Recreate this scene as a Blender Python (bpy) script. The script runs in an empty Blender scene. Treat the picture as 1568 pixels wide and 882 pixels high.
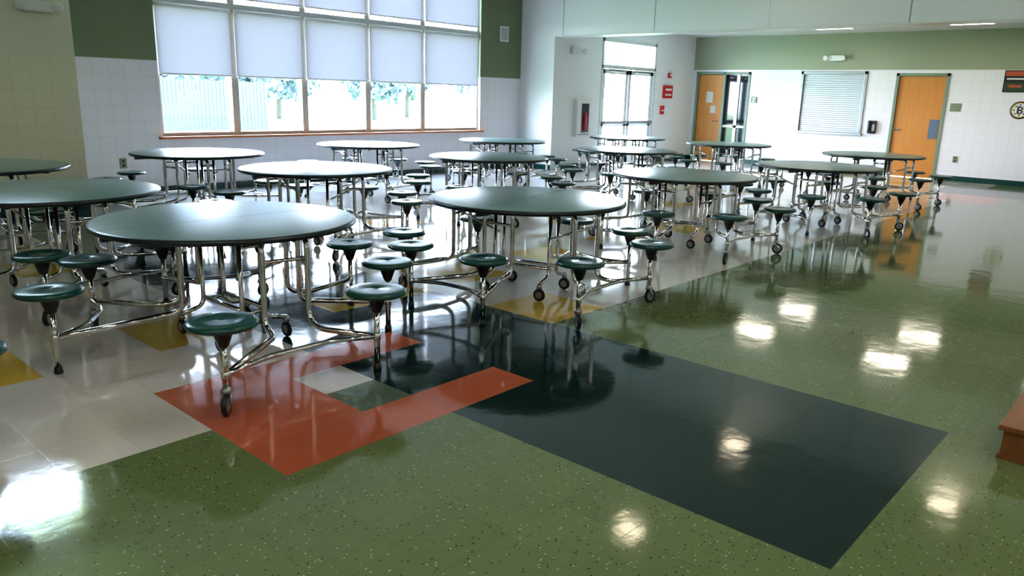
import bpy, bmesh, math, random
from mathutils import Vector, Matrix, Quaternion
random.seed(4)
S=bpy.context.scene
COL=bpy.context.collection
rad=math.radians
# ------------------------------------------------------------------ materials
def mat(name,col,rough=.5,metal=0.,**k):
    m=bpy.data.materials.new(name); m.use_nodes=True
    b=m.node_tree.nodes["Principled BSDF"]
    b.inputs["Base Color"].default_value=(*col,1); b.inputs["Roughness"].default_value=rough; b.inputs["Metallic"].default_value=metal
    for a,v in k.items():
        b.inputs[a.replace("_"," ")].default_value=v
    return m
def N(m): return m.node_tree.nodes, m.node_tree.links, m.node_tree.nodes["Principled BSDF"]
def mth(nt,op,a,b=None,c=None):
    n=nt.nodes.new("ShaderNodeMath"); n.operation=op
    for i,v in enumerate((a,b,c)):
        if v is None: continue
        if isinstance(v,(int,float)): n.inputs[i].default_value=v
        else: nt.links.new(v,n.inputs[i])
    return n.outputs[0]
def mixc(nt,f,a,b):
    n=nt.nodes.new("ShaderNodeMix"); n.data_type='RGBA'
    if isinstance(f,(int,float)): n.inputs[0].default_value=f
    else: nt.links.new(f,n.inputs[0])
    for i,v in ((6,a),(7,b)):
        if isinstance(v,tuple): n.inputs[i].default_value=(*v,1)
        else: nt.links.new(v,n.inputs[i])
    return n.outputs[2]
def pos(nt):
    g=nt.nodes.new("ShaderNodeNewGeometry"); s=nt.nodes.new("ShaderNodeSeparateXYZ"); nt.links.new(g.outputs["Position"],s.inputs[0])
    return g.outputs["Position"],s.outputs
def noise(nt,vec,scale,detail=2,rough=.5):
    n=nt.nodes.new("ShaderNodeTexNoise"); n.inputs["Scale"].default_value=scale; n.inputs["Detail"].default_value=detail; n.inputs["Roughness"].default_value=rough
    if vec is not None: nt.links.new(vec,n.inputs["Vector"])
    return n.outputs[0]
def line(nt,c,size,w,off=0.):
    f=mth(nt,'FRACT',mth(nt,'ADD',mth(nt,'DIVIDE',c,size),off+w/size/2+100))
    return mth(nt,'LESS_THAN',f,w/size)
def bump(m,h,strength,dist=.01):
    nt=m.node_tree; b=nt.nodes.new("ShaderNodeBump"); b.inputs["Strength"].default_value=strength; b.inputs["Distance"].default_value=dist
    nt.links.new(h,b.inputs["Height"]); nt.links.new(b.outputs[0],nt.nodes["Principled BSDF"].inputs["Normal"])
TS=.3048
def vct(name,col,chip_d,chip_l,amt=.5):
    m=mat(name,col,.07); nt=m.node_tree; nodes,links,b=N(m)
    p,s=pos(nt)
    v=nodes.new("ShaderNodeTexVoronoi"); v.inputs["Scale"].default_value=80; links.new(p,v.inputs["Vector"])
    sep=nodes.new("ShaderNodeSeparateColor"); links.new(v.outputs["Color"],sep.inputs[0])
    near=mth(nt,'LESS_THAN',v.outputs["Distance"],.30)
    cd=mth(nt,'MULTIPLY',mth(nt,'GREATER_THAN',sep.outputs[0],.86),near)
    cl=mth(nt,'MULTIPLY',mth(nt,'GREATER_THAN',sep.outputs[1],.92),near)
    mott=noise(nt,p,30,4,.65)
    base=mixc(nt,mth(nt,'MULTIPLY',mott,.40),col,tuple(min(1,c*1.5+.01) for c in col))
    fl=nodes.new("ShaderNodeVectorMath"); fl.operation='FLOOR'
    sc=nodes.new("ShaderNodeVectorMath"); sc.operation='SCALE'; sc.inputs[3].default_value=1/TS
    links.new(p,sc.inputs[0]); links.new(sc.outputs[0],fl.inputs[0])
    wn=nodes.new("ShaderNodeTexWhiteNoise"); wn.noise_dimensions='2D'; links.new(fl.outputs[0],wn.inputs["Vector"])
    base=mixc(nt,mth(nt,'MULTIPLY',wn.outputs[0],.16),base,tuple(c*.55 for c in col))
    c1=mixc(nt,mth(nt,'MULTIPLY',cd,amt),base,chip_d); c2=mixc(nt,mth(nt,'MULTIPLY',cl,amt),c1,chip_l)
    seam=mth(nt,'MAXIMUM',line(nt,s[0],TS,.0022),line(nt,s[1],TS,.0022))
    c3=mixc(nt,mth(nt,'MULTIPLY',seam,.35),c2,tuple(c*.35 for c in col))
    links.new(c3,b.inputs["Base Color"])
    r=noise(nt,p,3,3); r2=mth(nt,'ADD',mth(nt,'MULTIPLY',r,.06),.05)
    r3=mth(nt,'ADD',r2,mth(nt,'MULTIPLY',seam,.12)); links.new(r3,b.inputs["Roughness"])
    hb=mth(nt,'ADD',mth(nt,'MULTIPLY',noise(nt,p,5,2),1.),mth(nt,'MULTIPLY',noise(nt,p,40,2),.10))
    bump(m,hb,.10,.010)
    b.inputs["Specular IOR Level"].default_value=.9
    return m
GREEN=vct("vct_green",(.128,.170,.068),(.015,.022,.012),(.44,.47,.32),.8)
CREAM=vct("vct_cream",(.56,.52,.47),(.30,.25,.2),(.65,.62,.56),.4)
DARK=vct("vct_dark_green",(.006,.024,.022),(.002,.004,.004),(.04,.08,.07),.4)
RED=vct("vct_terracotta",(.41,.110,.052),(.22,.05,.025),(.52,.2,.12),.45)
YEL=vct("vct_yellow",(.54,.36,.06),(.35,.2,.03),(.64,.48,.16),.4)
SAGE=vct("vct_grey_green",(.09,.14,.10),(.02,.03,.02),(.28,.33,.25),.55)

def tilewall(name,col,grout,size=.203,rough=.22,sz=None,g=.55):
    m=mat(name,col,rough); nt=m.node_tree; nodes,links,b=N(m); p,s=pos(nt)
    h=mth(nt,'ADD',s[0],s[1]); ln=mth(nt,'MAXIMUM',line(nt,h,size,.005),line(nt,s[2],sz or size,.005))
    base=mixc(nt,mth(nt,'MULTIPLY',noise(nt,p,1.3,3),.25),col,tuple(c*.9 for c in col))
    links.new(mixc(nt,mth(nt,'MULTIPLY',ln,g),base,grout),b.inputs["Base Color"])
    bump(m,mth(nt,'SUBTRACT',1.,ln),.25,.003)
    return m
def paint(name,col,rough=.55):
    m=mat(name,col,rough); nt=m.node_tree; nodes,links,b=N(m); p,s=pos(nt)
    links.new(mixc(nt,mth(nt,'MULTIPLY',noise(nt,p,.9,3),.3),col,tuple(c*.88 for c in col)),b.inputs["Base Color"])
    bump(m,noise(nt,p,160,2),.06,.002); return m
M_TILE_W=tilewall("glazed_wall_tile_white",(.80,.78,.82),(.55,.54,.57))
M_TILE_C=tilewall("glazed_wall_tile_cream",(.82,.79,.61),(.58,.57,.45))
M_BASE=tilewall("glazed_base_tile_green",(.012,.06,.05),(.06,.1,.09),.1016,.2)
M_GREEN=paint("paint_sage_green",(.185,.225,.130))
M_GREEN2=paint("paint_sage_green_pale",(.31,.34,.24))
M_WHITE=paint("paint_white",(.82,.84,.86))
M_CREAMP=paint("paint_cream",(.76,.74,.61))
M_CEIL=paint("ceiling_tile",(.55,.55,.53),.8)
M_SILL=mat("sill_wood",(.50,.17,.06),.35)
M_ALU=mat("window_frame_aluminium",(.56,.48,.42),.35,.1)
M_WFR=mat("entry_frame_painted",(.66,.68,.70),.35,.1)
M_CHROME=mat("chrome",(.66,.66,.66),.10,1.)
M_BLACK=mat("black_plastic",(.012,.013,.014),.35)
M_RUB=mat("caster_rubber",(.008,.008,.008),.45)
M_STEEL=mat("steel_grey",(.35,.36,.37),.3,.8)
M_SEAT=mat("stool_seat_green",(.010,.068,.058),.26)
M_EDGE=mat("table_edge_vinyl",(.010,.020,.020),.3)
M_WHITEP=mat("white_plastic",(.75,.76,.74),.4)
M_GREYP=mat("grey_shutter",(.54,.58,.64),.3,.25)
M_REDP=mat("red_plastic",(.55,.02,.03),.35)
M_FRAMEG=mat("door_frame_green",(.20,.27,.20),.4)
M_GLASSD=mat("dark_glass",(.015,.02,.03),.05)
M_PAPER=mat("paper",(.7,.7,.66),.7)
M_BLUEG=mat("blue_grey_sign",(.12,.17,.24),.4)
M_OLIVE=mat("olive_plate",(.22,.26,.16),.4)
M_ORANGE=mat("poster_orange",(.45,.09,.03),.5)
M_DGREEN=mat("poster_dark_green",(.03,.06,.03),.5)
M_YELP=mat("emblem_gold",(.65,.42,.05),.5)
M_TOP=mat("tabletop_laminate",(.10,.165,.145),.30); nt=M_TOP.node_tree; nodes,links,b=N(M_TOP)
p,s=pos(nt); links.new(mixc(nt,mth(nt,'MULTIPLY',noise(nt,p,260,2),.5),(.115,.20,.182),(.165,.27,.25)),b.inputs["Base Color"])
links.new(mth(nt,'ADD',mth(nt,'MULTIPLY',noise(nt,p,4,2),.03),.28),b.inputs["Roughness"]); b.inputs["Specular IOR Level"].default_value=.95
def wood(name,c1,c2,axis=2,sc=6):
    m=mat(name,c1,.35); nt=m.node_tree; nodes,links,b=N(m)
    g=nodes.new("ShaderNodeNewGeometry"); mp=nodes.new("ShaderNodeMapping"); links.new(g.outputs["Position"],mp.inputs[0])
    scl=[sc*3]*3; scl[axis]=sc*.25; mp.inputs["Scale"].default_value=scl
    n=noise(nt,mp.outputs[0],1.2,4,.6)
    links.new(mixc(nt,n,c1,c2),b.inputs["Base Color"]); return m
M_DOOR=wood("door_maple_veneer",(.66,.29,.07),(.48,.19,.04))
M_STEP=wood("step_oak",(.30,.12,.04),(.16,.058,.02),0)
M_SHADE=bpy.data.materials.new("roller_shade_fabric"); M_SHADE.use_nodes=True; nt=M_SHADE.node_tree; nt.nodes.clear()
o=nt.nodes.new("ShaderNodeOutputMaterial"); d=nt.nodes.new("ShaderNodeBsdfDiffuse"); t=nt.nodes.new("ShaderNodeBsdfTranslucent"); mx=nt.nodes.new("ShaderNodeMixShader")
d.inputs[0].default_value=(.60,.58,.61,1); mx.inputs[0].default_value=.5
p,s=pos(nt)
wv=mth(nt,'ADD',mth(nt,'MULTIPLY',mth(nt,'SINE',mth(nt,'MULTIPLY',s[0],260.)),.05),1.)
cc=nt.nodes.new("ShaderNodeVectorMath"); cc.operation='SCALE'; cc.inputs[0].default_value=(.066,.061,.069); nt.links.new(wv,cc.inputs[3]); nt.links.new(cc.outputs[0],t.inputs[0])
nt.links.new(d.outputs[0],mx.inputs[1]); nt.links.new(t.outputs[0],mx.inputs[2]); nt.links.new(mx.outputs[0],o.inputs[0])
M_GLASS=bpy.data.materials.new("window_glass"); M_GLASS.use_nodes=True; nt=M_GLASS.node_tree; nt.nodes.clear()
o=nt.nodes.new("ShaderNodeOutputMaterial"); tr=nt.nodes.new("ShaderNodeBsdfTransparent"); gl=nt.nodes.new("ShaderNodeBsdfGlossy"); gl.inputs["Roughness"].default_value=.02
tr.inputs[0].default_value=(.95,.97,.98,1)
mx=nt.nodes.new("ShaderNodeMixShader"); mx.inputs[0].default_value=.06; nt.links.new(tr.outputs[0],mx.inputs[1]); nt.links.new(gl.outputs[0],mx.inputs[2]); nt.links.new(mx.outputs[0],o.inputs[0])
def emis(name,col,st):
    m=mat(name,(.8,.8,.8),.4); b=m.node_tree.nodes["Principled BSDF"]; b.inputs["Emission Color"].default_value=(*col,1); b.inputs["Emission Strength"].default_value=st; return m
M_LIGHT=emis("troffer_diffuser",(1,.84,.62),10)
M_LIGHT2=emis("troffer_diffuser_cool",(1,.90,.76),13)
M_FILL=emis("added_rear_fill",(1,.93,.85),12)  # emission for added fill lamps, out of view behind the camera
M_GRASS=mat("lawn_grass",(.26,.36,.14),.9)
M_FENCE=mat("fence_boards",(.018,.028,.045),.8)
M_LEAF=mat("tree_foliage",(.05,.11,.05),.8)
nt=M_LEAF.node_tree; p,s=pos(nt); nt.links.new(mixc(nt,noise(nt,p,3,4,.7),(.022,.042,.060),(.15,.20,.24)),nt.nodes["Principled BSDF"].inputs["Base Color"])
M_TRUNK=mat("tree_bark",(.06,.06,.06),.9)
# ------------------------------------------------------------------ mesh builder
class MB:
    def __init__(s): s.bm=bmesh.new(); s.mats=[]
    def mi(s,m):
        if m not in s.mats: s.mats.append(m)
        return s.mats.index(m)
    def box(s,x0,x1,y0,y1,z0,z1,m,bev=0):
        i=s.mi(m); x0,x1=min(x0,x1),max(x0,x1); y0,y1=min(y0,y1),max(y0,y1); z0,z1=min(z0,z1),max(z0,z1)
        r=bmesh.ops.create_cube(s.bm,size=1); vs=r["verts"]
        c=Vector(((x0+x1)/2,(y0+y1)/2,(z0+z1)/2))
        for v in vs: v.co=Vector((v.co.x*(x1-x0),v.co.y*(y1-y0),v.co.z*(z1-z0)))+c
        fs=set(f for v in vs for f in v.link_faces)
        for f in fs: f.material_index=i
        if bev:
            es=list(set(e for v in vs for e in v.link_edges)); g=bmesh.ops.bevel(s.bm,geom=es,offset=bev,segments=2,affect='EDGES',profile=.6)
            for f in g["faces"]: f.material_index=i
    def lathe(s,prof,m,n=32,c=(0,0,0),a0=0,a1=2*math.pi,axis=None,smooth=True):
        full=abs(a1-a0-2*math.pi)<1e-6; k=n if full else n+1
        c=Vector(c); q=axis or Quaternion()
        rings=[]
        for r,z in prof:
            if r<1e-6: rings.append([s.bm.verts.new(c+q@Vector((0,0,z)))])
            else: rings.append([s.bm.verts.new(c+q@Vector((r*math.cos(a0+(a1-a0)*j/n),r*math.sin(a0+(a1-a0)*j/n),z))) for j in range(k)])
        for a in range(len(prof)-1):
            A,B=rings[a],rings[a+1]; mm=m[a] if isinstance(m,list) else m; i=s.mi(mm)
            for j in range(n):
                j2=(j+1)%k if full else j+1
                if len(A)==1 and len(B)==1: continue
                if len(A)==1: vs=[A[0],B[j2],B[j]]
                elif len(B)==1: vs=[A[j],A[j2],B[0]]
                else: vs=[A[j],A[j2],B[j2],B[j]]
                f=s.bm.faces.new(vs); f.material_index=i; f.smooth=smooth
    def tube(s,pts,r,m,n=10,fil=.0,cap=True):
        P=[Vector(p) for p in pts]
        if fil>0 and len(P)>2:
            Q=[P[0]]
            for a in range(1,len(P)-1):
                d1=(P[a-1]-P[a]); d2=(P[a+1]-P[a]); f=min(fil,d1.length*.48,d2.length*.48)
                s1=P[a]+d1.normalized()*f; s2=P[a]+d2.normalized()*f
                for t in range(7):
                    t/=6; Q.append(s1*(1-t)**2+P[a]*2*t*(1-t)+s2*t*t)
            Q.append(P[-1]); P=Q
        i=s.mi(m); T=[]
        for a in range(len(P)):
            d=(P[min(a+1,len(P)-1)]-P[max(a-1,0)]).normalized(); T.append(d)
        up=Vector((0,0,1)) if abs(T[0].z)<.9 else Vector((1,0,0))
        nrm=(up-T[0]*up.dot(T[0])).normalized(); rings=[]
        for a in range(len(P)):
            nrm=(nrm-T[a]*nrm.dot(T[a])).normalized(); bn=T[a].cross(nrm)
            rings.append([s.bm.verts.new(P[a]+nrm*r*math.cos(2*math.pi*j/n)+bn*r*math.sin(2*math.pi*j/n)) for j in range(n)])
        for a in range(len(P)-1):
            for j in range(n):
                f=s.bm.faces.new([rings[a][j],rings[a][(j+1)%n],rings[a+1][(j+1)%n],rings[a+1][j]]); f.material_index=i; f.smooth=True
        if cap:
            for rg in (rings[0][::-1],rings[-1]):
                f=s.bm.faces.new(rg); f.material_index=i
    def poly(s,vs,m,smooth=False):
        f=s.bm.faces.new([s.bm.verts.new(Vector(v)) for v in vs]); f.material_index=s.mi(m); f.smooth=smooth
    def obj(s,name,parent=None,loc=(0,0,0),rz=0,recalc=True):
        me=bpy.data.meshes.new(name)
        if recalc: bmesh.ops.recalc_face_normals(s.bm,faces=s.bm.faces)
        s.bm.to_mesh(me); s.bm.free()
        for m in s.mats: me.materials.append(m)
        o=bpy.data.objects.new(name,me); COL.objects.link(o); o.location=loc; o.rotation_euler=(0,0,rz)
        if parent: o.parent=parent
        return o
def empty(name,loc=(0,0,0),rz=0):
    e=bpy.data.objects.new(name,None); COL.objects.link(e); e.location=loc; e.rotation_euler=(0,0,rz); e.empty_display_size=.2; return e
# ------------------------------------------------------------------ room dims
XL,YB=-6.0,-8.5
YW=8.6
YP=7.6; XP=2.02
XS=11.04; ZS=2.68
YA=7.70
XD=16.7
ZC=4.4; ZA=3.03
# ------------------------------------------------------------------ floor
b=MB()
def zone(u,v):
    if 0<=u<5 and 0<=v<4:
        if u==2 and v==2: return CREAM
        if u==2 and v==1: return SAGE
        if u>=3 and v in(1,2): return DARK
        return RED
    if 8<=u<10 and 2<=v<4: return YEL
    if v==6 and u in(5,6,7): return YEL
    if v in(6,7) and (u%4) in (1,2) and u not in (5,6): 
        return YEL
    if 3<=u<8 and -6<=v<26: return DARK
    if v in(14,15) and (u%4) in (1,2): return YEL
    if v in(10,11) and (u%8) in (3,4) and u>8: return YEL
    if 42<=u<46 and 0<=v<3: return RED
    if 46<=u<51 and -8<=v<4: return DARK
    if v<2: return GREEN
    return CREAM
u0,u1=math.floor(XL/TS),math.ceil(XD/TS); v0,v1=math.floor(YB/TS),math.ceil(YW/TS)
vg={}
def gv(u,v):
    if (u,v) not in vg:
        vg[(u,v)]=b.bm.verts.new((min(max(u*TS,XL-.2),XD+.2),min(max(v*TS,YB-.2),YW+.2),0))
    return vg[(u,v)]
for u in range(u0,u1):
    for v in range(v0,v1):
        f=b.bm.faces.new([gv(u,v),gv(u+1,v),gv(u+1,v+1),gv(u,v+1)]); f.material_index=b.mi(zone(u,v))
b.obj("floor",recalc=False)
# ------------------------------------------------------------------ walls
WX=[3.42,4.60,5.82,7.10,8.37,9.84]
ZSILL,ZMID,ZTOP=.80,2.66,4.05; ZW=1.84; T=.28
b=MB()
def wbox(b,x0,x1,y0,y1,z0,z1,bands):
    for za,zb,m in bands:
        a,c=max(z0,za),min(z1,zb)
        if c>a: b.box(x0,x1,y0,y1,a,c,m)
BW=[(0,ZW,M_TILE_W),(ZW,9,M_GREEN)]
wbox(b,XP,WX[0],YW,YW+T,0,ZC,BW); wbox(b,WX[-1],XS,YW,YW+T,0,ZC,BW)
wbox(b,WX[0],WX[-1],YW,YW+T,0,ZSILL,BW); wbox(b,WX[0],WX[-1],YW,YW+T,ZTOP,ZC,BW)
b.obj("wall_north")
b=MB()
BC=[(0,1.79,M_TILE_C),(1.79,9,M_CREAMP)]
wbox(b,XL,-1.3,YP,YP+T,0,ZC,BC); wbox(b,1.62,XP,YP,YP+T,0,ZC,BC); wbox(b,-1.3,1.62,YP,YP+T,0,3.3,BC); wbox(b,-1.3,1.62,YP,YP+T,4.15,ZC,BC)
wbox(b,XP-T,XP,YP+T,YW+T,0,ZC,BC)
b.obj("wall_northwest")
b=MB()
b.box(XS,XS+.35,YA,YW+T,0,ZC,M_WHITE)
b.box(XS,XS+.35,YB,YA,ZS,ZC,M_WHITE)
for y in (7.5,5.4,3.25,1.1,-1.05,-3.2,-5.35,-7.5): b.box(XS-.006,XS,y-.006,y+.006,ZS,ZC,M_STEEL)
b.box(XS-.012,XS+.36,YB,YA,ZS-.02,ZS,M_WHITEP)
b.obj("wall_soffit")
b=MB()
EX0,EX1=12.68,14.88; EZ=2.76
b.box(XS+.35,EX0,YA,YA+T,0,ZA,M_WHITE); b.box(EX1,XD,YA,YA+T,0,ZA,M_WHITE); b.box(EX0,EX1,YA,YA+T,EZ,ZA,M_WHITE)
b.obj("wall_alcove_north")
ZWD=2.25
DR=(1.78,2.82); DL=(6.14,7.60); SW=(3.41,4.90)
BD=[(0,.11,M_BASE),(.11,ZWD,M_TILE_W),(ZWD,9,M_GREEN2)]
b=MB()
segs=[(YB,DR[0],0,ZA),(DR[1],SW[0],0,ZA),(SW[1],DL[0],0,ZA),(DL[1],YA+T,0,ZA)]
for a,c,z0,z1 in segs: wbox(b,XD,XD+.2,a,c,z0,z1,BD)
wbox(b,XD,XD+.2,DR[0],DR[1],2.18,ZA,BD); wbox(b,XD,XD+.2,DL[0],DL[1],2.20,ZA,BD)
wbox(b,XD,XD+.2,SW[0],SW[1],2.22,ZA,BD); wbox(b,XD,XD+.2,SW[0],SW[1],0,.86,BD)
b.obj("wall_east")
b=MB(); wbox(b,XL-.2,XL,YB,YP+T,0,ZC,BC); b.obj("wall_west")
b=MB(); wbox(b,XL-.2,XD+.2,YB-.2,YB,0,ZC,[(0,2.25,M_TILE_W),(2.25,9,M_GREEN)]); b.obj("wall_south")
b=MB(); b.box(XL-.2,XS+.35,YB-.2,YW+T,ZC,ZC+.1,M_CEIL); b.obj("ceiling")
b=MB(); b.box(XS+.35,XD+.2,YB-.2,YA+T,ZA,ZA+.1,M_CEIL); b.obj("ceiling_alcove")
b=MB(); b.box(XP,XS,YW-.015,YW,0,.1,M_BASE); b.obj("baseboard_north")
b=MB(); b.box(XL,XP,YP-.015,YP,0,.1,M_BASE); b.obj("baseboard_northwest")
b=MB(); b.box(XS+.35,EX0,YA-.012,YA,0,.11,M_BASE); b.box(EX1,XD,YA-.012,YA,0,.11,M_BASE); b.box(XS-.012,XS,YA,YW,0,.11,M_BASE); b.obj("baseboard_alcove")
# ------------------------------------------------------------------ main window
e=empty("window_1",((WX[0]+WX[-1])/2,YW,ZSILL))
def rel(o,e): 
    o.location=Vector(o.location)-e.location; o.parent=e
b=MB()
y0,y1=YW+.10,YW+.18
for i,x in enumerate(WX):
    w=.055; xa,xb=(x,x+.05) if i==0 else ((x-.05,x) if i==5 else (x-w,x+w))
    b.box(xa,xb,y0-.04,y1,ZSILL,ZTOP,M_ALU,.004)
for z0,z1 in ((ZSILL,ZSILL+.05),(ZTOP-.05,ZTOP)): b.box(WX[0],WX[-1],y0-.03,y1,z0,z1,M_ALU,.004)
b.box(WX[0],WX[-1],y0-.05,y1,ZMID-.045,ZMID+.045,M_WFR,.004)
rel(b.obj("frame"),e)
b=MB(); b.box(WX[0]-.06,WX[-1]+.06,YW-.07,YW+.11,ZSILL-.035,ZSILL,M_SILL,.006); rel(b.obj("sill"),e)
b=MB()
for i in range(5):
    for za,zb in ((ZSILL+.05,ZMID-.04),(ZMID+.04,ZTOP-.05)): b.poly([(WX[i]+.04,YW+.15,za),(WX[i+1]-.04,YW+.15,za),(WX[i+1]-.04,YW+.15,zb),(WX[i]+.04,YW+.15,zb)],M_GLASS)
rel(b.obj("glass"),e)
for i in range(5):
    for lvl,(za,zb) in enumerate(((1.68,ZMID-.06),(2.79,ZTOP-.06))):
        b=MB(); xa,xb=WX[i]+.035,WX[i+1]-.035; n=14
        for k in range(n):
            f0,f1=k/n,(k+1)/n; g=lambda t: YW+.035+.004*math.sin(t*9+i)
            b.poly([(xa+(xb-xa)*f0,g(f0),za),(xa+(xb-xa)*f1,g(f1),za),(xa+(xb-xa)*f1,g(f1),zb),(xa+(xb-xa)*f0,g(f0),zb)],M_SHADE,True)
        b.box(xa,xb,YW+.025,YW+.045,za-.022,za,M_WHITEP,.004)
        b.tube([(xa,YW+.05,zb),(xb,YW+.05,zb)],.028,M_WHITEP)
        rel(b.obj("roller_shade_%d"%(i*2+lvl+1)),e)
e=empty("window_2",(.16,YP,3.3)); b=MB()
for x in (-1.3,-.33,.64,1.56): b.box(x,x+.06,YP+.08,YP+.16,3.3,4.15,M_ALU,.004)
for z in (3.3,4.09): b.box(-1.3,1.62,YP+.08,YP+.16,z,z+.06,M_ALU,.004)
rel(b.obj("frame"),e)
b=MB(); b.poly([(-1.3,YP+.12,3.3),(1.62,YP+.12,3.3),(1.62,YP+.12,4.15),(-1.3,YP+.12,4.15)],M_GLASS); rel(b.obj("glass"),e)
# ------------------------------------------------------------------ entry double door with transom
e=empty("door_1",((EX0+EX1)/2,YA,0)); b=MB(); yf0,yf1=YA+.02,YA+.14; ZH=2.13
for x in (EX0,EX1-.07): b.box(x,x+.07,yf0-.03,yf1,0,EZ,M_WFR,.004)
for z in (ZH,EZ-.07): b.box(EX0,EX1,yf0-.03,yf1,z,z+.08,M_WFR,.004)
xm=(EX0+EX1)/2
rel(b.obj("frame"),e); b=MB(); g=MB()
for xa,xb in ((EX0+.075,xm-.01),(xm+.01,EX1-.075)):
    b.box(xa,xa+.11,yf0,yf0+.045,.01,ZH-.01,M_WFR,.004); b.box(xb-.11,xb,yf0,yf0+.045,.01,ZH-.01,M_WFR,.004)
    b.box(xa,xb,yf0,yf0+.045,.01,.26,M_WFR,.004); b.box(xa,xb,yf0,yf0+.045,ZH-.11,ZH-.01,M_WFR,.004); b.box(xa,xb,yf0,yf0+.045,.88,.95,M_WFR,.004)
    b.box(xa+.05,xb-.05,yf0-.09,yf0-.04,.93,1.0,M_STEEL,.01)
    b.box(xa+.06,xa+.10,yf0-.05,yf0,.94,.99,M_STEEL); b.box(xb-.10,xb-.06,yf0-.05,yf0,.94,.99,M_STEEL)
    b.box(xa+.2,xb-.2,yf0-.08,yf0-.02,ZH-.07,ZH-.01,M_STEEL,.01)
    g.poly([(xa,yf0+.03,.1),(xb,yf0+.03,.1),(xb,yf0+.03,ZH-.1),(xa,yf0+.03,ZH-.1)],M_GLASS)
g.poly([(EX0,yf0+.03,ZH),(EX1,yf0+.03,ZH),(EX1,yf0+.03,EZ),(EX0,yf0+.03,EZ)],M_GLASS)
rel(b.obj("leaves"),e); rel(g.obj("glass"),e)
# ------------------------------------------------------------------ right wooden door
e=empty("door_2",(XD,(DR[0]+DR[1])/2,0)); b=MB()
b.box(XD-.02,XD+.12,DR[0],DR[0]+.06,0,2.18,M_FRAMEG,.004); b.box(XD-.02,XD+.12,DR[1]-.06,DR[1],0,2.18,M_FRAMEG,.004); b.box(XD-.02,XD+.12,DR[0],DR[1],2.12,2.18,M_FRAMEG,.004)
rel(b.obj("frame"),e)
b=MB(); b.box(XD+.03,XD+.075,DR[0]+.062,DR[1]-.062,.01,2.118,M_DOOR,.003); rel(b.obj("leaf"),e)
b=MB(); b.tube([(XD+.03,DR[1]-.13,1.0),(XD-.03,DR[1]-.13,1.0),(XD-.03,DR[1]-.25,1.0)],.011,M_STEEL,8,.02); b.lathe([(0,0),(.035,0),(.035,.01),(0,.01)],M_STEEL,16,(XD+.028,DR[1]-.13,1.0),axis=Quaternion((0,1,0),rad(90)))
b.box(XD+.022,XD+.03,DR[0]+.09,DR[0]+.27,.84,1.24,M_BLUEG)
for z in (.25,1.05,1.9): b.box(XD+.02,XD+.04,DR[0]+.05,DR[0]+.07,z,z+.1,M_STEEL)
rel(b.obj("hardware"),e)
b=MB(); b.box(XD+.2,XD+.24,DR[0]-.1,DR[1]+.1,0,2.3,M_BLACK); rel(b.obj("backing"),e)
# ------------------------------------------------------------------ left wooden door with sidelight
e=empty("door_3",(XD,(DL[0]+DL[1])/2,0)); b=MB(); ym=6.82
for y in (DL[0],ym-.03,DL[1]-.06): b.box(XD-.02,XD+.12,y,y+.06,0,2.2,M_FRAMEG,.004)
b.box(XD-.02,XD+.12,DL[0],DL[1],2.14,2.2,M_FRAMEG,.004); b.box(XD+.01,XD+.07,DL[0]+.06,ym-.03,.0,.12,M_ALU); b.box(XD+.01,XD+.07,DL[0]+.06,ym-.03,.86,.92,M_ALU)
b.box(XD+.01,XD+.07,6.42,6.50,.1,2.14,M_WFR)
rel(b.obj("frame"),e)
b=MB(); b.box(XD+.03,XD+.075,ym+.04,DL[1]-.07,.01,2.13,M_DOOR,.003); b.box(XD+.024,XD+.03,7.12,7.30,1.45,1.72,M_PAPER); b.box(XD+.024,XD+.03,7.02,7.17,1.2,1.38,M_PAPER)
b.tube([(XD+.03,ym+.12,1.0),(XD-.03,ym+.12,1.0),(XD-.03,ym+.24,1.0)],.011,M_STEEL,8,.02)
rel(b.obj("leaf"),e)
b=MB(); b.box(XD+.04,XD+.05,DL[0]+.05,ym-.02,.1,2.14,M_GLASSD); b.box(XD+.2,XD+.24,DL[0]-.1,DL[1]+.1,0,2.3,M_BLACK); rel(b.obj("sidelight_glass"),e)
# ------------------------------------------------------------------ serving hatch with roll-down shutter
e=empty("window_3",(XD,sum(SW)/2,.86)); b=MB()
fw=.07
b.box(XD-.03,XD+.1,SW[0],SW[0]+fw,.86,2.22,M_STEEL,.005); b.box(XD-.03,XD+.1,SW[1]-fw,SW[1],.86,2.22,M_STEEL,.005)
b.box(XD-.03,XD+.1,SW[0],SW[1],2.15,2.22,M_STEEL,.005); b.box(XD-.07,XD+.14,SW[0]-.03,SW[1]+.03,.83,.88,M_STEEL,.005)
rel(b.obj("frame"),e); b=MB(); z=.88
while z<2.15:
    b.box(XD+.03,XD+.05,SW[0]+fw,SW[1]-fw,z,min(z+.044,2.15),M_GREYP,.006); z+=.047
b.box(XD+.052,XD+.06,SW[0],SW[1],.86,2.22,M_GREYP)
rel(b.obj("roll_shutter"),e)
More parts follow.
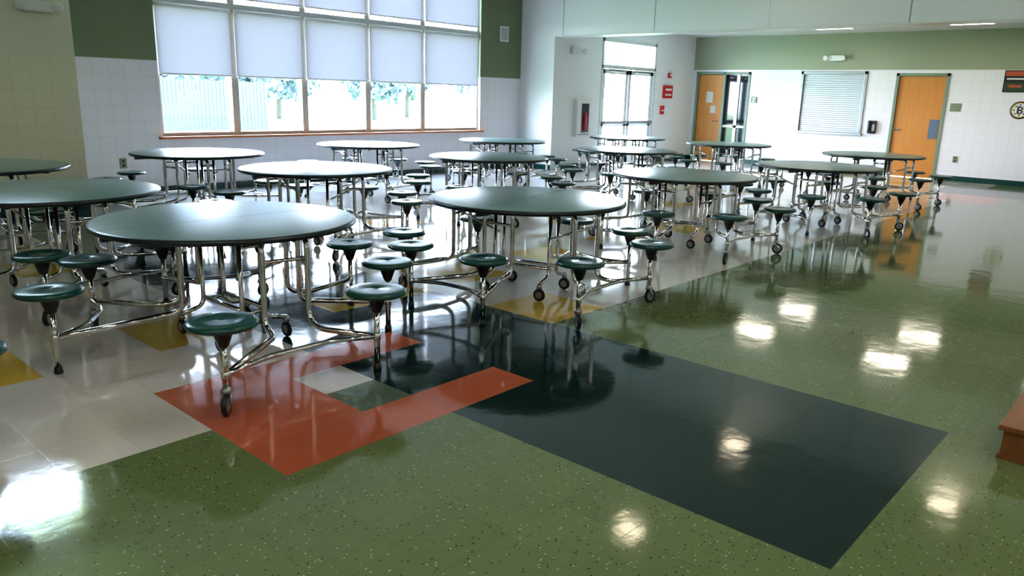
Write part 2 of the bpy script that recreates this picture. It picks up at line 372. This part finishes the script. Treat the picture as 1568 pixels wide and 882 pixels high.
# ------------------------------------------------------------------ wall items
def plate(name,x,y,z,w,h,face,m,m2=None,d=.012):
    e=empty(name,(x,y,z)); b=MB()
    if face=='x': b.box(-d,0,-w/2,w/2,-h/2,h/2,m,.003)
    else: b.box(-w/2,w/2,-d,0,-h/2,h/2,m,.003)
    if m2:
        for s_ in (-1,1):
            if face=='x': b.box(-d-.004,-d,-w*.15,w*.15,s_*h*.22-h*.1,s_*h*.22+h*.1,m2)
            else: b.box(-w*.15,w*.15,-d-.004,-d,s_*h*.22-h*.1,s_*h*.22+h*.1,m2)
    b.obj("plate",e)
    return e
plate("wall_thermostat",XD,6.0,1.55,.14,.14,'x',M_OLIVE,M_STEEL,.03)
plate("wall_switch_plate",XD,1.60,1.5,.2,.16,'x',M_OLIVE,M_STEEL)
plate("electrical_outlet",XD,1.45,.45,.09,.13,'x',M_OLIVE,M_BLACK)
plate("electrical_outlet",2.84,YW,.45,.09,.14,'y',M_OLIVE,M_BLACK)
e=empty("wall_telephone",(XD,3.18,1.03)); b=MB(); b.box(-.07,0,-.09,.09,-.14,.14,M_BLACK,.02); b.tube([(-.09,.03,-.1),(-.13,.03,-.05),(-.13,.03,.07),(-.09,.03,.12)],.02,M_BLACK,8,.03); b.box(-.075,-.07,-.07,-.01,-.08,.06,M_STEEL); b.obj("body",e)
e=empty("fire_extinguisher_cabinet",(12.0,YA,1.07)); b=MB()
b.box(-.24,.24,-.10,0,-.39,.39,M_WHITEP,.006); b.box(-.09,.16,-.106,-.098,-.30,.30,M_GLASSD); b.box(-.2,.2,-.108,-.10,-.36,-.33,M_STEEL); b.obj("cabinet",e)
b=MB(); b.lathe([(0,-.24),(.045,-.24),(.05,-.22),(.05,.08),(.03,.13),(.012,.15),(0,.15)],M_REDP,16,(.03,-.10,-.02)); b.obj("extinguisher",e)
e=empty("fire_alarm_strobe",(15.5,YA,2.07)); b=MB(); b.box(-.06,.06,-.05,0,-.06,.06,M_REDP,.008); b.box(-.03,.03,-.07,-.05,-.02,.04,M_WHITEP,.006); b.obj("body",e)
e=empty("fire_alarm_panel",(15.45,YA,1.68)); b=MB(); b.box(-.2,.2,-.05,0,-.15,.15,M_REDP,.008); b.box(-.14,.14,-.056,-.05,.03,.08,M_WHITEP); b.box(-.14,.14,-.056,-.05,-.09,-.05,M_WHITEP); b.obj("body",e)
e=empty("fire_pull_station",(15.25,YA,1.25)); b=MB(); b.box(-.07,.07,-.05,0,-.1,.1,M_REDP,.008); b.box(-.05,.05,-.065,-.05,-.03,.0,M_WHITEP,.004); b.obj("body",e)
def emlight(name,loc,rz):
    e=empty(name,loc); b=MB(); q=Matrix.Rotation(rz,3,'Z')
    b.box(-.15,.15,-.095,-.015,-.06,.06,M_WHITEP,.02); b.box(-.05,.05,-.02,-.002,-.04,.04,M_WHITEP)
    for s_ in (-1,1):
        b.lathe([(0,.0),(.03,0),(.055,.05),(.058,.075),(.05,.08),(0,.07)],M_WHITEP,16,(s_*.19,-.07,.01),axis=Quaternion((1,0,0),rad(100)))
    for v in b.bm.verts: v.co=q@v.co
    b.obj("housing",e)
emlight("emergency_light",(XD,4.15,2.5),rad(-90)); emlight("emergency_light",(11.72,YA,2.42),0); emlight("emergency_light",(1.66,YP,2.33),0)
e=empty("wall_vent",(10.50,YW,2.70)); b=MB(); b.box(-.13,.13,-.02,0,-.15,.15,M_WHITEP,.005)
for k in range(7): b.box(-.10,.10,-.028,-.02,-.11+k*.034,-.095+k*.034,M_STEEL)
b.obj("grille",e)
e=empty("framed_poster",(XD,.62,2.03)); b=MB(); b.box(-.015,0,-.2,.2,-.21,.21,M_BLACK,.003); b.box(-.018,-.015,-.18,.18,.10,.19,M_ORANGE); b.box(-.018,-.015,-.18,.18,-.19,-.02,M_DGREEN); b.box(-.02,-.018,-.15,.15,.03,.06,M_PAPER); b.box(-.02,-.018,-.12,.10,-.12,-.07,M_ORANGE); b.obj("panel",e)
e=empty("round_team_emblem",(XD,.46,1.48)); b=MB(); q=Quaternion((0,1,0),rad(-90))
b.lathe([(0,0),(.17,0),(.17,.01),(.145,.01)],M_BLACK,32,axis=q); b.lathe([(.145,.01),(.145,.012),(.13,.012),(.13,.008)],M_YELP,32,axis=q); b.lathe([(.13,.008),(0,.008)],M_WHITEP,32,axis=q)
for k in range(8):
    a=k*math.pi/4; b.box(-.013,-.008,math.cos(a)*.1-.012,math.cos(a)*.1+.012,math.sin(a)*.1-.012,math.sin(a)*.1+.012,M_BLACK)
b.box(-.016,-.008,.02,.045,-.07,.07,M_BLACK)
for z in (-.06,0,.06): b.box(-.016,-.008,-.03,.04,z-.012,z+.012,M_BLACK)
for z in (-.03,.03): b.box(-.016,-.008,-.05,-.025,z-.022,z+.022,M_BLACK)
b.obj("disc",e)
# ------------------------------------------------------------------ ceiling lights
def troffer(x,y,z,wx,wy,m):
    e=empty("ceiling_light",(x,y,z)); b=MB()
    b.box(-wx/2,wx/2,-wy/2,wy/2,-.03,-.004,m)
    for sx in (-1,1): b.box(sx*wx/2-.02,sx*wx/2+.02,-wy/2-.02,wy/2+.02,-.04,0,M_WHITEP)
    for sy in (-1,1): b.box(-wx/2,wx/2,sy*wy/2-.02,sy*wy/2+.02,-.04,0,M_WHITEP)
    b.obj("diffuser",e)
for x,y in ((6.85,2.6),(10.45,2.8),(10.8,-.45)): troffer(x,y,ZC,.42,.42,M_LIGHT)
for x in (-4.2,-1.,2.2):  # unseen rear fill lamps, added to brighten the foreground and walls
    for y in (-6.8,-3.6,-.4): troffer(x,y,ZC,.6,1.2,M_FILL)
for y in (-6.8,-3.9): 
    for x in (5.6,8.8): troffer(x,y,ZC,.6,1.2,M_FILL)  # more added fill lamps, outside the view
for x in (12.9,15.0):
    for y in (-6.3,-3.8,-1.3,1.2,3.7): troffer(x,y,ZA,.5,.75,M_LIGHT2)
# ------------------------------------------------------------------ oak step
e=empty("wooden_step_platform",(0,0,0)); b=MB()
b.box(2.30,4.6,-3.6,-2.06,0,.135,M_STEP,.004); b.box(2.28,4.62,-3.62,-2.04,.135,.16,M_STEP,.006); b.box(2.29,4.61,-3.61,-2.05,0,.02,M_STEP); b.obj("platform",e)
# ------------------------------------------------------------------ cafeteria tables
ZT=.742; ZSEAT=.468
def table(cx,cy,rz,stools,cast,legmid=None):
    e=empty("cafeteria_table",(cx,cy,0))
    b=MB(); prof=[(0,0),(.738,0),(.750,-.003),(.757,-.012),(.755,-.026),(.742,-.033),(0,-.033)]
    ms=[M_TOP,M_EDGE,M_EDGE,M_EDGE,M_EDGE,M_BLACK]
    for k in (0,1):
        a=rz+k*math.pi; n=Vector((-math.sin(a),math.cos(a)))*.003
        b.lathe(prof,ms,40,(n.x,n.y,ZT),a,a+math.pi)
    o=b.obj("table_top",e)
    b=MB(); b.box(-.73,.73,-.02,.02,-.06,-.028,M_BLACK); o=b.obj("seam_rail",e,(0,0,ZT),rz)
    f=MB(); sb=MB(); cs=MB()
    zr=.215
    zb=ZT-.035
    for p in range(4):
        A=stools[2*p]; B=stools[2*p+1]
        PA=Vector((A[1]*math.cos(rad(A[0])),A[1]*math.sin(rad(A[0])))); PB=Vector((B[1]*math.cos(rad(B[0])),B[1]*math.sin(rad(B[0]))))
        mid=(PA+PB).normalized(); lat=Vector((-mid.y,mid.x))
        if (PB-PA).dot(lat)<0: PA,PB=PB,PA; ia,ib=2*p+1,2*p
        else: ia,ib=2*p,2*p+1
        rr=.36+.24*mid.y*mid.y
        lm=mid*rr
        if legmid and p in legmid: lm=Vector(legmid[p])
        legs=[lm-lat*.13,lm+lat*.13]
        for P,L,idx,sg in ((PA,legs[0],ia,-1),(PB,legs[1],ib,1)):
            f.tube([(L.x-mid.x*.12,L.y-mid.y*.12,zb-.012),(L.x,L.y,zb-.012),(L.x,L.y,zr),(L.x+mid.x*.14,L.y+mid.y*.14,zr-.02),(P.x,P.y,zr-.02)],.0165,M_CHROME,10,.085)
            c=idx in cast
            f.tube([(P.x,P.y,.105 if c else .025),(P.x,P.y,ZSEAT-.10)],.0165,M_CHROME,12)
            f.lathe([(.0168,-.02),(.021,-.018),(.021,.018),(.0168,.02)],M_CHROME,12,(P.x,P.y,zr-.02))
            hp=[(0,-.004),(.012,-.004),(.016,0),(.14,0),(.156,-.004),(.165,-.014),(.163,-.026),(.148,-.034),(.07,-.038),(.052,-.05),(.040,-.085),(.024,-.13),(.018,-.135)]
            sb.lathe(hp,[M_BLACK,M_SEAT,M_SEAT,M_SEAT,M_SEAT,M_SEAT,M_SEAT]+[M_BLACK]*5,28,(P.x,P.y,ZSEAT))
            if c:
                th=rad(random.uniform(-60,60))+math.atan2(P.y,P.x); dx,dy=math.cos(th),math.sin(th)
                cc=Vector((P.x+dx*.02,P.y+dy*.02,.052))
                cs.lathe([(0,-.014),(.03,-.014),(.034,-.010),(.046,-.014),(.052,-.008),(.052,.008),(.046,.014),(.034,.010),(.03,.014),(0,.014)],[M_STEEL,M_STEEL,M_RUB,M_RUB,M_RUB,M_RUB,M_RUB,M_STEEL,M_STEEL],24,cc,axis=Quaternion((dx,dy,0),rad(90)))
                for s_ in (-1,1):
                    ox,oy=-dy*.021*s_,dx*.021*s_
                    cs.tube([(cc.x+ox,cc.y+oy,.05),(P.x+ox,P.y+oy,.112)],.008,M_STEEL,6)
                cs.lathe([(0,0),(.026,0),(.026,.012),(.018,.03),(0,.03)],M_STEEL,14,(P.x,P.y,.108))
            else:
                cs.lathe([(0,0),(.022,0),(.023,.012),(.018,.04),(0,.04)],M_BLACK,14,(P.x,P.y,.001))
        a,c=legs; f.tube([(a.x,a.y,.58),(c.x,c.y,.58)],.011,M_CHROME,8)
        if lm.length>.45: f.tube([(lm.x,lm.y,.58),(lm.x*.4,lm.y*.4,.45)],.009,M_CHROME,8)
        f.tube([(PA.x,PA.y,zr-.02),((PA*.72+PB*.28).x-mid.x*.10,(PA*.72+PB*.28).y-mid.y*.10,zr-.02),((PA*.28+PB*.72).x-mid.x*.10,(PA*.28+PB*.72).y-mid.y*.10,zr-.02),(PB.x,PB.y,zr-.02)],.0145,M_CHROME,8,.08)
    d=Vector((-math.sin(rz),math.cos(rz))); l=Vector((-d.y,d.x))
    for sx in (-1,1):
        for sy in (-1,1):
            q=d*(.24*sx)+l*(.07*sy); q2=d*(.24*sx)+l*(.22*sy)
            f.tube([(q.x,q.y,zb),(q.x,q.y,.16),(q2.x,q2.y,.13)],.0145,M_CHROME,10,.06)
            cs.lathe([(0,-.012),(.028,-.012),(.042,-.012),(.048,-.006),(.048,.006),(.042,.012),(0,.012)],[M_STEEL,M_RUB,M_RUB,M_RUB,M_RUB,M_STEEL],20,(q2.x,q2.y,.049),axis=Quaternion((d.x,d.y,0),rad(90)))
            cs.lathe([(0,0),(.022,0),(.02,.03),(0,.03)],M_STEEL,12,(q2.x,q2.y,.098))
        a=d*(.24*sx)+l*.07; c=d*(.24*sx)-l*.07
        for z in (.2,.6): f.tube([(a.x,a.y,z),(c.x,c.y,z)],.011,M_CHROME,8)
    for sy in (-1,1):
        a=d*.24+l*.07*sy; c=-d*.24+l*.07*sy
        f.tube([(a.x,a.y,.22),(c.x,c.y,.22)],.0135,M_CHROME,8)
    for k in range(4):
        a=rz+rad(45+90*k); v=Vector((math.cos(a),math.sin(a)))
        f.tube([(v.x*.15,v.y*.15,zb-.008),(v.x*.66,v.y*.66,zb-.008)],.014,M_BLACK,6)
    f.obj("chrome_frame",e); sb.obj("stool_seats",e); cs.obj("casters_and_feet",e)
    return e
GEN=[(341,.95),(19,.95),(64,.95),(118,.95),(163,.97),(204,.98),(243,1.0),(298,.97)]
def gen(j,dx=-.06,dy=-.05):
    out=[]
    for a,r in GEN:
        x=r*math.cos(rad(a+j))+dx; y=r*math.sin(rad(a+j))+dy; out.append((math.degrees(math.atan2(y,x)),math.hypot(x,y)))
    return out
T0=[(323,.95),(5,.95),(50,.95),(90,.95),(131,.88),(179,1.0),(240,1.26),(283,1.13)]
T1=[(330,.90),(12,.88),(71,.85),(135,.95),(166,1.0),(205,1.02),(241,1.04),(296,.97)]
table(.77,1.82,rad(0),T0,{6,2,4},{3:(0.0,-.615),2:(-.26,.12)})
table(2.98,1.34,rad(13),T1,{6,7,2,3})
for x,y,r,j in [(2.99,4.18,5,3),(2.90,6.50,-4,-2),(5.70,6.85,8,4),(5.67,4.34,-6,0),(8.48,6.70,0,3),(5.81,1.60,4,-8),(8.57,4.18,10,-3),(11.75,6.3,2,0),(8.44,1.18,-5,-7),(11.86,4.15,5,-2),(11.56,1.50,-3,-5),(.42,3.80,6,8),(.5,5.95,-3,2),(-2.4,4.1,0,0)]:
    table(x,y,rad(r),gen(j),{6,7,2,3})
table(-1.72,1.46,rad(3),gen(-7,.06,0),{6,7,2,3})
# ------------------------------------------------------------------ outdoors
b=MB(); b.box(-60,80,YW+T+.01,90,-.3,-.12,M_GRASS); b.obj("lawn_ground")
b=MB(); x=8
while x<15.4:
    h=1.75+random.uniform(-.03,.03); b.box(x,x+.14,26,26.03,-.12,h,M_FENCE); x+=.155
for z in (.3,1.4): b.box(8,15.4,26.03,26.08,z,z+.09,M_FENCE)
b.obj("wooden_fence")
def tree(x,y,h,r):
    e=empty("tree",(x,y,-.12)); b=MB(); b.tube([(0,0,0),(.05,.02,h*.4),(-.05,.05,h*.75)],.14,M_TRUNK,8)
    for k in range(4):
        a=k*1.7; b.tube([(0,0,h*.4),(math.cos(a)*r*.6,math.sin(a)*r*.6,h*.7)],.06,M_TRUNK,6)
    b.obj("trunk",e)
    b=MB(); i=b.mi(M_LEAF)
    for k in range(420):
        a=random.uniform(0,6.28); rr=r*math.sqrt(random.random()); zz=h*.25+random.random()*h*.8
        w=1-abs((zz-h*.62)/(h*.6)); c=Vector((math.cos(a)*rr*max(.3,w),math.sin(a)*rr*max(.3,w),zz))
        for q in range(3):
            n=Vector((random.uniform(-1,1),random.uniform(-1,1),random.uniform(-1,1))).normalized(); u=n.orthogonal().normalized(); v=n.cross(u); s_=random.uniform(.15,.34)
            o=c+Vector((random.uniform(-.3,.3),random.uniform(-.3,.3),random.uniform(-.3,.3)))
            f=b.bm.faces.new([b.bm.verts.new(o+u*s_),b.bm.verts.new(o+v*s_*.6),b.bm.verts.new(o-u*s_),b.bm.verts.new(o-v*s_*.6)]); f.material_index=i
    b.obj("foliage",e,recalc=False)
for x,y,h,r in [(9,30,4.5,3),(13,31,4.5,2.8),(17.5,32,4.5,3),(22,36,5,3.4),(27,34,5,3),(32,37,5.5,3.3),(37,35,6,3.5),(43,38,6.5,3.6),(34,26,4.5,2.4),(49,36,6.5,3.5)]: tree(x,y,h,r)
# ------------------------------------------------------------------ lights
w=bpy.data.worlds.new("sky"); S.world=w; w.use_nodes=True; nt=w.node_tree; bg=nt.nodes["Background"]
tc=nt.nodes.new("ShaderNodeTexCoord"); sp=nt.nodes.new("ShaderNodeSeparateXYZ"); nt.links.new(tc.outputs["Generated"],sp.inputs[0])
cr=nt.nodes.new("ShaderNodeValToRGB"); cr.color_ramp.elements[0].position=.0; cr.color_ramp.elements[0].color=(.82,.91,1,1); cr.color_ramp.elements[1].position=.7; cr.color_ramp.elements[1].color=(.48,.67,1,1)
nt.links.new(sp.outputs[2],cr.inputs[0]); nt.links.new(cr.outputs[0],bg.inputs[0]); bg.inputs[1].default_value=42.
def portal(loc,rot,sx,sy):
    l=bpy.data.lights.new("window_portal",'AREA'); l.shape='RECTANGLE'; l.size=sx; l.size_y=sy; l.cycles.is_portal=True
    o=bpy.data.objects.new("window_portal",l); COL.objects.link(o); o.location=loc; o.rotation_euler=rot
portal(((WX[0]+WX[-1])/2,YW+T+.02,(ZSILL+ZTOP)/2),(rad(-90),0,0),WX[-1]-WX[0],ZTOP-ZSILL)
portal((xm,YA+T+.02,EZ/2),(rad(-90),0,0),EX1-EX0,EZ)
portal((.16,YP+T+.02,3.72),(rad(-90),0,0),2.9,.85)
sun=bpy.data.lights.new("sun",'SUN'); sun.energy=12; sun.angle=rad(1); sun.color=(1,.96,.9); so=bpy.data.objects.new("sun",sun); COL.objects.link(so); so.rotation_euler=(rad(48),0,rad(25))
# ------------------------------------------------------------------ camera
a,p,r=rad(41.7615),rad(14.1231),rad(-1.5753)
fw=Vector((math.cos(a)*math.cos(p),math.sin(a)*math.cos(p),-math.sin(p))); rt=Vector((math.sin(a),-math.cos(a),0)); dn=fw.cross(rt)
rt2=rt*math.cos(r)+dn*math.sin(r); dn2=-rt*math.sin(r)+dn*math.cos(r)
cam=bpy.data.cameras.new("camera"); co=bpy.data.objects.new("camera",cam); COL.objects.link(co)
M=Matrix((rt2,-dn2,-fw)).transposed().to_4x4(); M.translation=Vector((-1.4972,-2.5220,1.5068)); co.matrix_world=M
cam.sensor_width=36; cam.lens=1174.49/1568*36; cam.clip_end=300
S.camera=co
S.view_settings.view_transform='Standard'
try: S.view_settings.look='Medium High Contrast'
except Exception: S.view_settings.look='None'
S.view_settings.exposure=0.05
